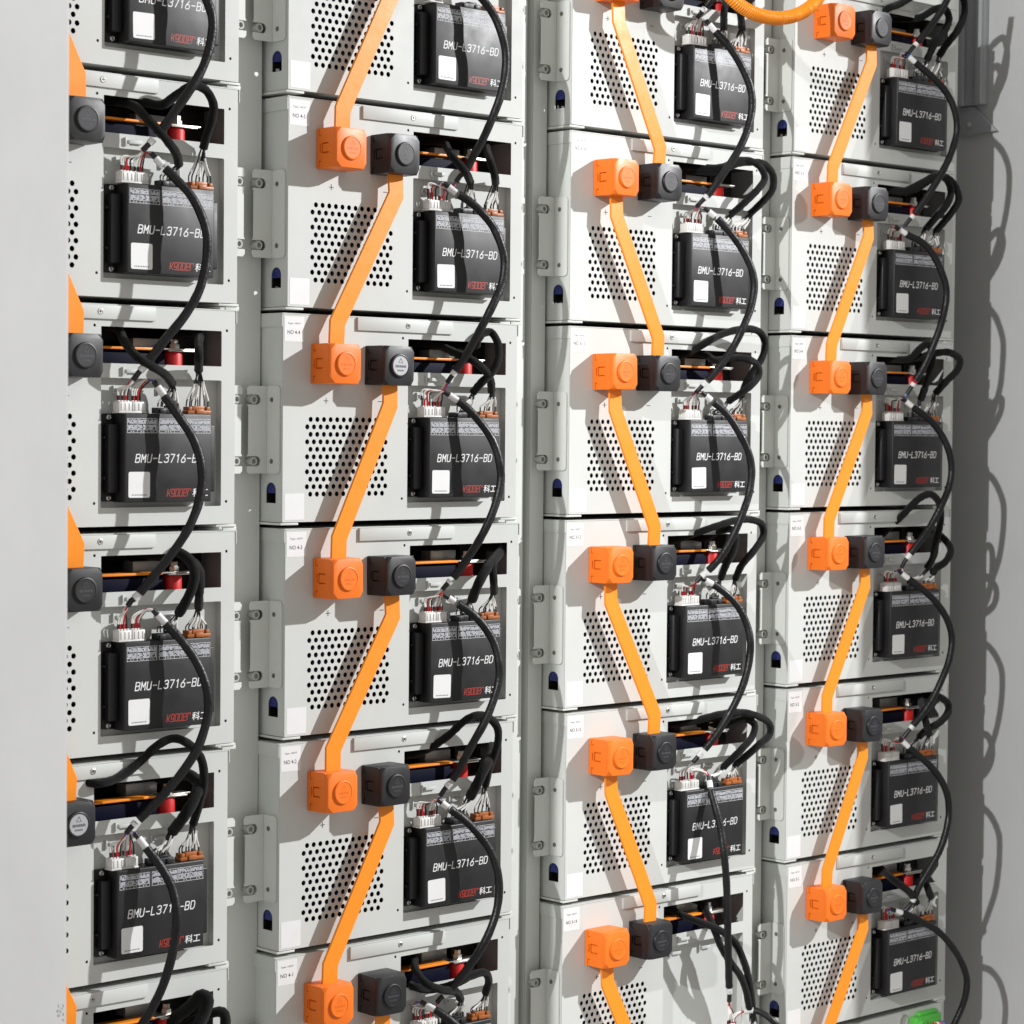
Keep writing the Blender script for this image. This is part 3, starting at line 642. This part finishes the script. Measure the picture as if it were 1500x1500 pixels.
HPROF = [(0, 24), (.12, 8), (.28, -14), (.5, -30), (.78, -30), (.92, -18), (1, -9)]
def harness(c, r, kind, px, rad=5.2, loose=False, nwire=8, prof=HPROF):
    s = lens(px); pts = []
    ox, oz = ORG[c, r]
    for (x, y), k in zip(px, s):
        d = lerp_prof(prof, k); q = at(x, y, 0); u, v = (q.x - ox) * 1000, (q.z - ZOFF - oz) * 1000
        inside = 184 < u < 345 and -62 < v < -22
        if not inside and d > -rad - 3: d = -rad - 3 if k < .9 else min(d, -7)
        pts.append(at(x, y, d))
    q = at(px[0][0], px[0][1], 0)
    if -64 < (q.z - ZOFF - oz) * 1000 < -20 and prof[0][1] > 20: pts.insert(0, pts[0] + Vector((-.012, .035, .004)))
    loc = pts[0]
    name = which(c, r); name = name if name.startswith('module NO') else 'the ' + name
    lab = 'cloth-taped black wire harness to the %s header of %s' % (kind, name) if not loose else 'cloth-taped black harness hanging loose from NO 3-14, %s' % loose
    t = empty('wire_harness', loc, lab, 'wire harness', 'cloth-taped harnesses from the module slots')
    S = spline(pts, .0035)
    tube_obj('tape_sleeve', S, lumpy(rad, .07, c * 17 + r + len(kind), 14), 'cloth_tape', t, loc, 14)
    rg = random.Random(c * 100 + r * 10 + len(kind)); g = {}
    d0 = (S[-1] - S[-4]).normalized()
    for k in range(nwire):
        if loose: e = S[-1] + d0 * .05 + Vector((-.012 + .024 * k / nwire, rg.uniform(-.006, .006), rg.uniform(-.01, .01)))
        else:
            u0, u1 = (262, 284) if kind == 'black' else (300, 325)
            e = P(c, r, u0 + (u1 - u0) * k / (nwire - 1), rg.uniform(-9, -2), -110)
        a = S[-1] + Vector((rg.uniform(-1, 1), rg.uniform(-1, 1), rg.uniform(-.4, .4))) * rad * .0006
        h = max((a - e).length, .008)
        w_ = spline([a - d0 * .005, a, a.lerp(e, .5) + d0 * h * .06 + Vector((rg.uniform(-.0015, .0015), rg.uniform(-.003, .001), h * .04)), e + Vector((rg.uniform(-.0008, .0008), 0, h * .16)), e], .0025)
        g.setdefault('wire_black', []).append((w_, .85))
        if k % 4 != 1:
            L = len(w_); i0 = int(L * rg.uniform(.36, .5)); i1 = int(L * rg.uniform(.7, .84))
            if i1 - i0 > 1: g.setdefault('wire_white', []).append((w_[i0:i1 + 1], 1.25))
    wires('wire', g, t, loc)
HAR = {
 (1, 0, 'black'): [(172, 149), (197, 155), (213, 171), (231, 189), (247, 208), (258, 224), (262, 240)],
 (1, 0, 'brown'): [(172, 146), (210, 149), (237, 153), (258, 139), (282, 125), (301, 131), (312.5, 152), (311, 173), (303, 197), (298, 216)],
 (1, 1, 'black'): [(171, 480), (183, 501), (202, 523), (223, 536), (242, 548), (252, 561)],
 (1, 1, 'brown'): [(288, 489), (291, 503), (291.5, 520), (291, 541)],
 (1, 2, 'black'): [(236, 814), (246, 810), (261, 808), (277, 819), (285, 837), (282, 859), (271, 883), (262, 898)],
 (1, 2, 'brown'): [(279, 820), (286, 825), (294, 843), (292, 867), (291, 890)],
 (1, 3, 'black'): [(250, 1141), (262, 1135), (279, 1135), (290, 1148), (285, 1169), (271, 1193), (253, 1217)],
 (1, 3, 'brown'): [(143, 1147), (178, 1136), (205, 1115), (234, 1089), (255, 1081), (279, 1091), (295, 1112), (299, 1139), (298, 1153), (290, 1183), (283, 1206)],
 (1, 4, 'black'): [(240, 1504), (255, 1492), (279, 1473), (296, 1456), (304, 1462), (300, 1482), (284, 1512), (262, 1540)],
 (1, 4, 'brown'): [(258, 1508), (285, 1494), (308, 1484), (326, 1482), (330, 1500), (312, 1530), (292, 1548)],
 (2, 0, 'black'): [(648, 208), (656, 218), (664, 230), (681, 250), (689, 266)],
 (2, 0, 'brown'): [(708, 211), (714, 222), (719, 238), (724, 254), (726, 267)],
 (2, 1, 'black'): [(694, 506), (700, 497), (707, 488), (719, 486), (729, 502), (730, 524), (722, 543), (705, 560), (693, 574)],
 (2, 1, 'brown'): [(640, 505), (662, 514), (686, 524), (707, 538), (718, 555), (720, 572)],
 (2, 2, 'black'): [(738, 801), (736, 804), (726, 816), (712, 834), (700, 856), (692, 877)],
 (2, 2, 'brown'): [(731, 804), (726, 815), (722, 830), (723, 849), (724, 866)],
 (2, 3, 'black'): [(704, 1088), (711, 1087), (719, 1096), (717, 1112), (711, 1122), (700, 1145), (689, 1166)],
 (2, 3, 'brown'): [(594, 1106), (623, 1098), (654, 1079), (681, 1055), (700, 1047), (719, 1053), (729, 1067), (729, 1089), (723, 1108), (716, 1127), (711, 1150)],
 (2, 4, 'black'): [(603, 1397), (609, 1420), (623, 1439), (647, 1449), (668, 1452), (675, 1463)],
 (2, 4, 'brown'): [(598, 1440), (607, 1445), (633, 1449), (665, 1441), (692, 1428), (710, 1424), (716, 1436), (711, 1454)],
 (3, -1, 'black'): [(1064, -14), (1063, 2), (1060.5, 19), (1060.5, 39)],
 (3, -1, 'brown'): [(1079, -10), (1081, 5), (1085, 23), (1087, 41)],
 (3, 0, 'black'): [(1000, 243), (1030, 245), (1058, 244), (1081, 234.5), (1102, 236), (1116, 247), (1120, 261), (1109, 278), (1091, 296), (1070, 314)],
 (3, 0, 'brown'): [(1004, 249), (1030, 251), (1053, 251), (1077, 240), (1098, 237), (1120, 240), (1132.5, 257), (1131, 278), (1116, 296), (1098, 313)],
 (3, 1, 'black'): [(1007, 516), (1034, 519), (1046, 527), (1070, 524), (1093, 525), (1108, 533), (1112, 547), (1100, 564), (1081, 578), (1066, 588)],
 (3, 1, 'brown'): [(993, 522), (1008, 516), (1023, 508), (1053, 491), (1077, 483), (1098, 481), (1114, 487), (1121, 503), (1116, 524), (1102, 545), (1091, 564), (1086, 580)],
 (3, 2, 'black'): [(1034, 788), (1044, 782), (1058, 776), (1072, 775), (1078, 786), (1074, 807), (1063, 828), (1056, 846)],
 (3, 2, 'brown'): [(981, 791), (1014, 782), (1049, 770), (1077, 762), (1100, 760.5), (1116, 768), (1118.5, 782), (1105, 805), (1086, 828), (1077, 848)],
 (3, 3, 'black'): [(1040, 1062), (1056, 1060), (1075, 1056), (1093, 1053), (1105, 1060), (1103, 1076), (1088, 1095), (1072, 1111), (1060, 1123)],
 (3, 3, 'brown'): [(984, 1060), (1018, 1055), (1053, 1046), (1081, 1042.5), (1109, 1048), (1127, 1060), (1128, 1074), (1112, 1090), (1093, 1107), (1077, 1120)],
 (4, -1, 'black'): [(1318, 27), (1334, 27), (1350, 24), (1369, 13), (1382, 11), (1390, 24), (1385, 43), (1369, 64), (1358, 87)],
 (4, -1, 'brown'): [(1288, 22), (1300, 12), (1318, 5), (1340, -8), (1370, -26), (1397, -24), (1411, -3), (1413, 17), (1403, 43), (1387, 64), (1375, 82)],
 (4, 0, 'black'): [(1284, 274), (1323, 279), (1347, 269), (1371, 257), (1387, 263), (1393, 280), (1387, 299), (1369, 320), (1356, 335)],
 (4, 0, 'brown'): [(1288, 277), (1320, 281), (1341, 276), (1363, 263), (1385, 259), (1400, 274), (1404.5, 291), (1395, 309), (1377, 331), (1371, 338)],
 (4, 1, 'black'): [(1288, 523), (1331, 525), (1350, 508), (1360, 503), (1366, 519), (1362, 545), (1355, 567), (1349, 584)],
 (4, 1, 'brown'): [(1287, 526), (1337, 525), (1369, 517), (1392, 516), (1406, 527), (1403, 540), (1385, 559), (1370, 576)],
 (4, 2, 'black'): [(1290, 783), (1300, 774), (1323, 753), (1347, 729), (1363, 723), (1375, 735), (1378, 759), (1376, 772), (1371, 793), (1367, 815), (1358, 832)],
 (4, 2, 'brown'): [(1352, 778), (1361, 777), (1382, 788), (1392.5, 804), (1385, 822), (1372, 831), (1367, 838)],
 (4, 3, 'black'): [(1362, 1018), (1374, 1019), (1387, 1028), (1389, 1041), (1377, 1057), (1358, 1068), (1347, 1078)],
 (4, 3, 'brown'): [(1345, 1022), (1350, 1030), (1354, 1047), (1358, 1064), (1361, 1074)],
 (4, 4, 'black'): [(1288, 1271), (1298, 1279), (1310, 1289), (1331, 1305), (1342, 1321)],
 (4, 4, 'brown'): [(1348, 1281), (1353, 1288), (1358, 1298), (1363, 1312)],
}
THICK = {(1, 3, 'black'): 6.6, (2, 3, 'black'): 6.6, (2, 2, 'black'): 6.2, (1, 4, 'black'): 7, (1, 4, 'brown'): 6, (1, 2, 'black'): 5.8}
for (c, r, k), px in HAR.items(): harness(c, r, k, px, THICK.get((c, r, k), 5.0 if c < 4 else 5.4))
LPROF = [(0, 24), (.15, 2), (.3, -18), (.6, -34), (1, -30)]
harness(3, 4, 'brown', [(982, 1331), (1002, 1341), (1028, 1351), (1053, 1361), (1077, 1381), (1088.5, 1404), (1097, 1435), (1102, 1472)], 5, 'nearer the post', prof=LPROF)
harness(3, 4, 'black', [(1026, 1321), (1037, 1339), (1046, 1360), (1056, 1386), (1070, 1409), (1084, 1428), (1093, 1451), (1098, 1477)], 5, 'crossing behind the straight cable', prof=LPROF)

# ================================================================== corrugated orange conduit at the top
cp = [at(x, y, d) for x, y, d in ((1048, -42, -40), (1060, -18, -62), (1075, 0, -72), (1097, 15.5, -78), (1118, 23.2, -80), (1139, 25.8, -80), (1160, 23.2, -78), (1179, 15, -72), (1195, 1, -62), (1206, -16, -46), (1215, -30, -30))]
S = spline(cp, .0006); tot = len(S)
t = empty('corrugated_conduit', S[0], 'glossy orange corrugated conduit sagging across the top between third and rightmost columns', 'conduit')
L = 0; rr = []
for i, p in enumerate(S):
    if i: L += (S[i] - S[i - 1]).length
    rr.append(8.8 + .62 * math.sin(L / .0031 * 2 * math.pi))
tube_obj('conduit', S, lambda s: rr[min(int(s * (tot - 1) + .5), tot - 1)], 'conduit_orange', t, S[0], 18)
plug(t, 4, -1, 'orange', t, S[0])

# ================================================================== control box under the rightmost column
GU, GV, TU, TV = 276, -14, 292, -10
t = empty('control_box', base(4, 5), 'light grey control box with green terminal block under the rightmost column', 'control box')
b = sheet(MB(), rect(0.2, 369, -H, -1, 1.2, 2), [circ(GU, GV, 9, 24)], 2, 1.6); obj('front_panel', b.mesh('control_panel', smooth=False), 'powder_grey', t)
b = MB().box(0.2, 369.8, 3.8, 398, -2.4, -1).box(.2, 1.6, 3.8, 398, -H, -2.5).box(368.4, 369.8, 3.8, 398, -H, -2.5); obj('housing', b.mesh('control_housing', smooth=False), 'powder_grey', t)
b = MB().lathe((GU, 2, GV), [(10.5, 0), (10.5, -1.5), (8.8, -2.2), (8.6, 0), (8.6, 14), (0, 14)], 24); obj('cable_gland', b.mesh('cable_gland'), 'bolt_grey', t)
b = MB().box(TU, TU + 58, -13, 1.8, TV - 20, TV - 1).box(TU + 14, TU + 58, -7, 1.8, TV - .9, TV + 4)
tb = obj('terminal_block', b.mesh('green_terminal', bevel=.6), 'green_plastic', t)
for k in range(6):
    b = MB().box(TU + 19 + 6.2 * k, TU + 23.4 + 6.2 * k, -15, -13.1, TV - 18, TV - 8); obj('terminal_gate', b.mesh('terminal_gate', bevel=.4), 'green_plastic', tb)
b = MB().lathe((TU + 8, -13, TV - 10), [(6.5, 0), (6.5, -5), (5.6, -6), (2, -6), (1.8, -4), (0, -4)], 20); obj('terminal_screw', b.mesh('terminal_screw'), 'green_plastic', tb)
for m_, us in (('wire_red', (24, 33, 45)), ('wire_blue', (51,)), ('wire_white', (39,))):
    for u in us:
        b = MB().tube([(TU + u, -14, TV - 14), (TU + u + 1, -20, TV - 12), (TU + u + 3, -27, TV - 20), (TU + u + 4, -27, TV - 60), (TU + u + 2, -24, TV - 110)], 1.9, 8)
        obj('wire', b.mesh('terminal_wire'), m_, t)
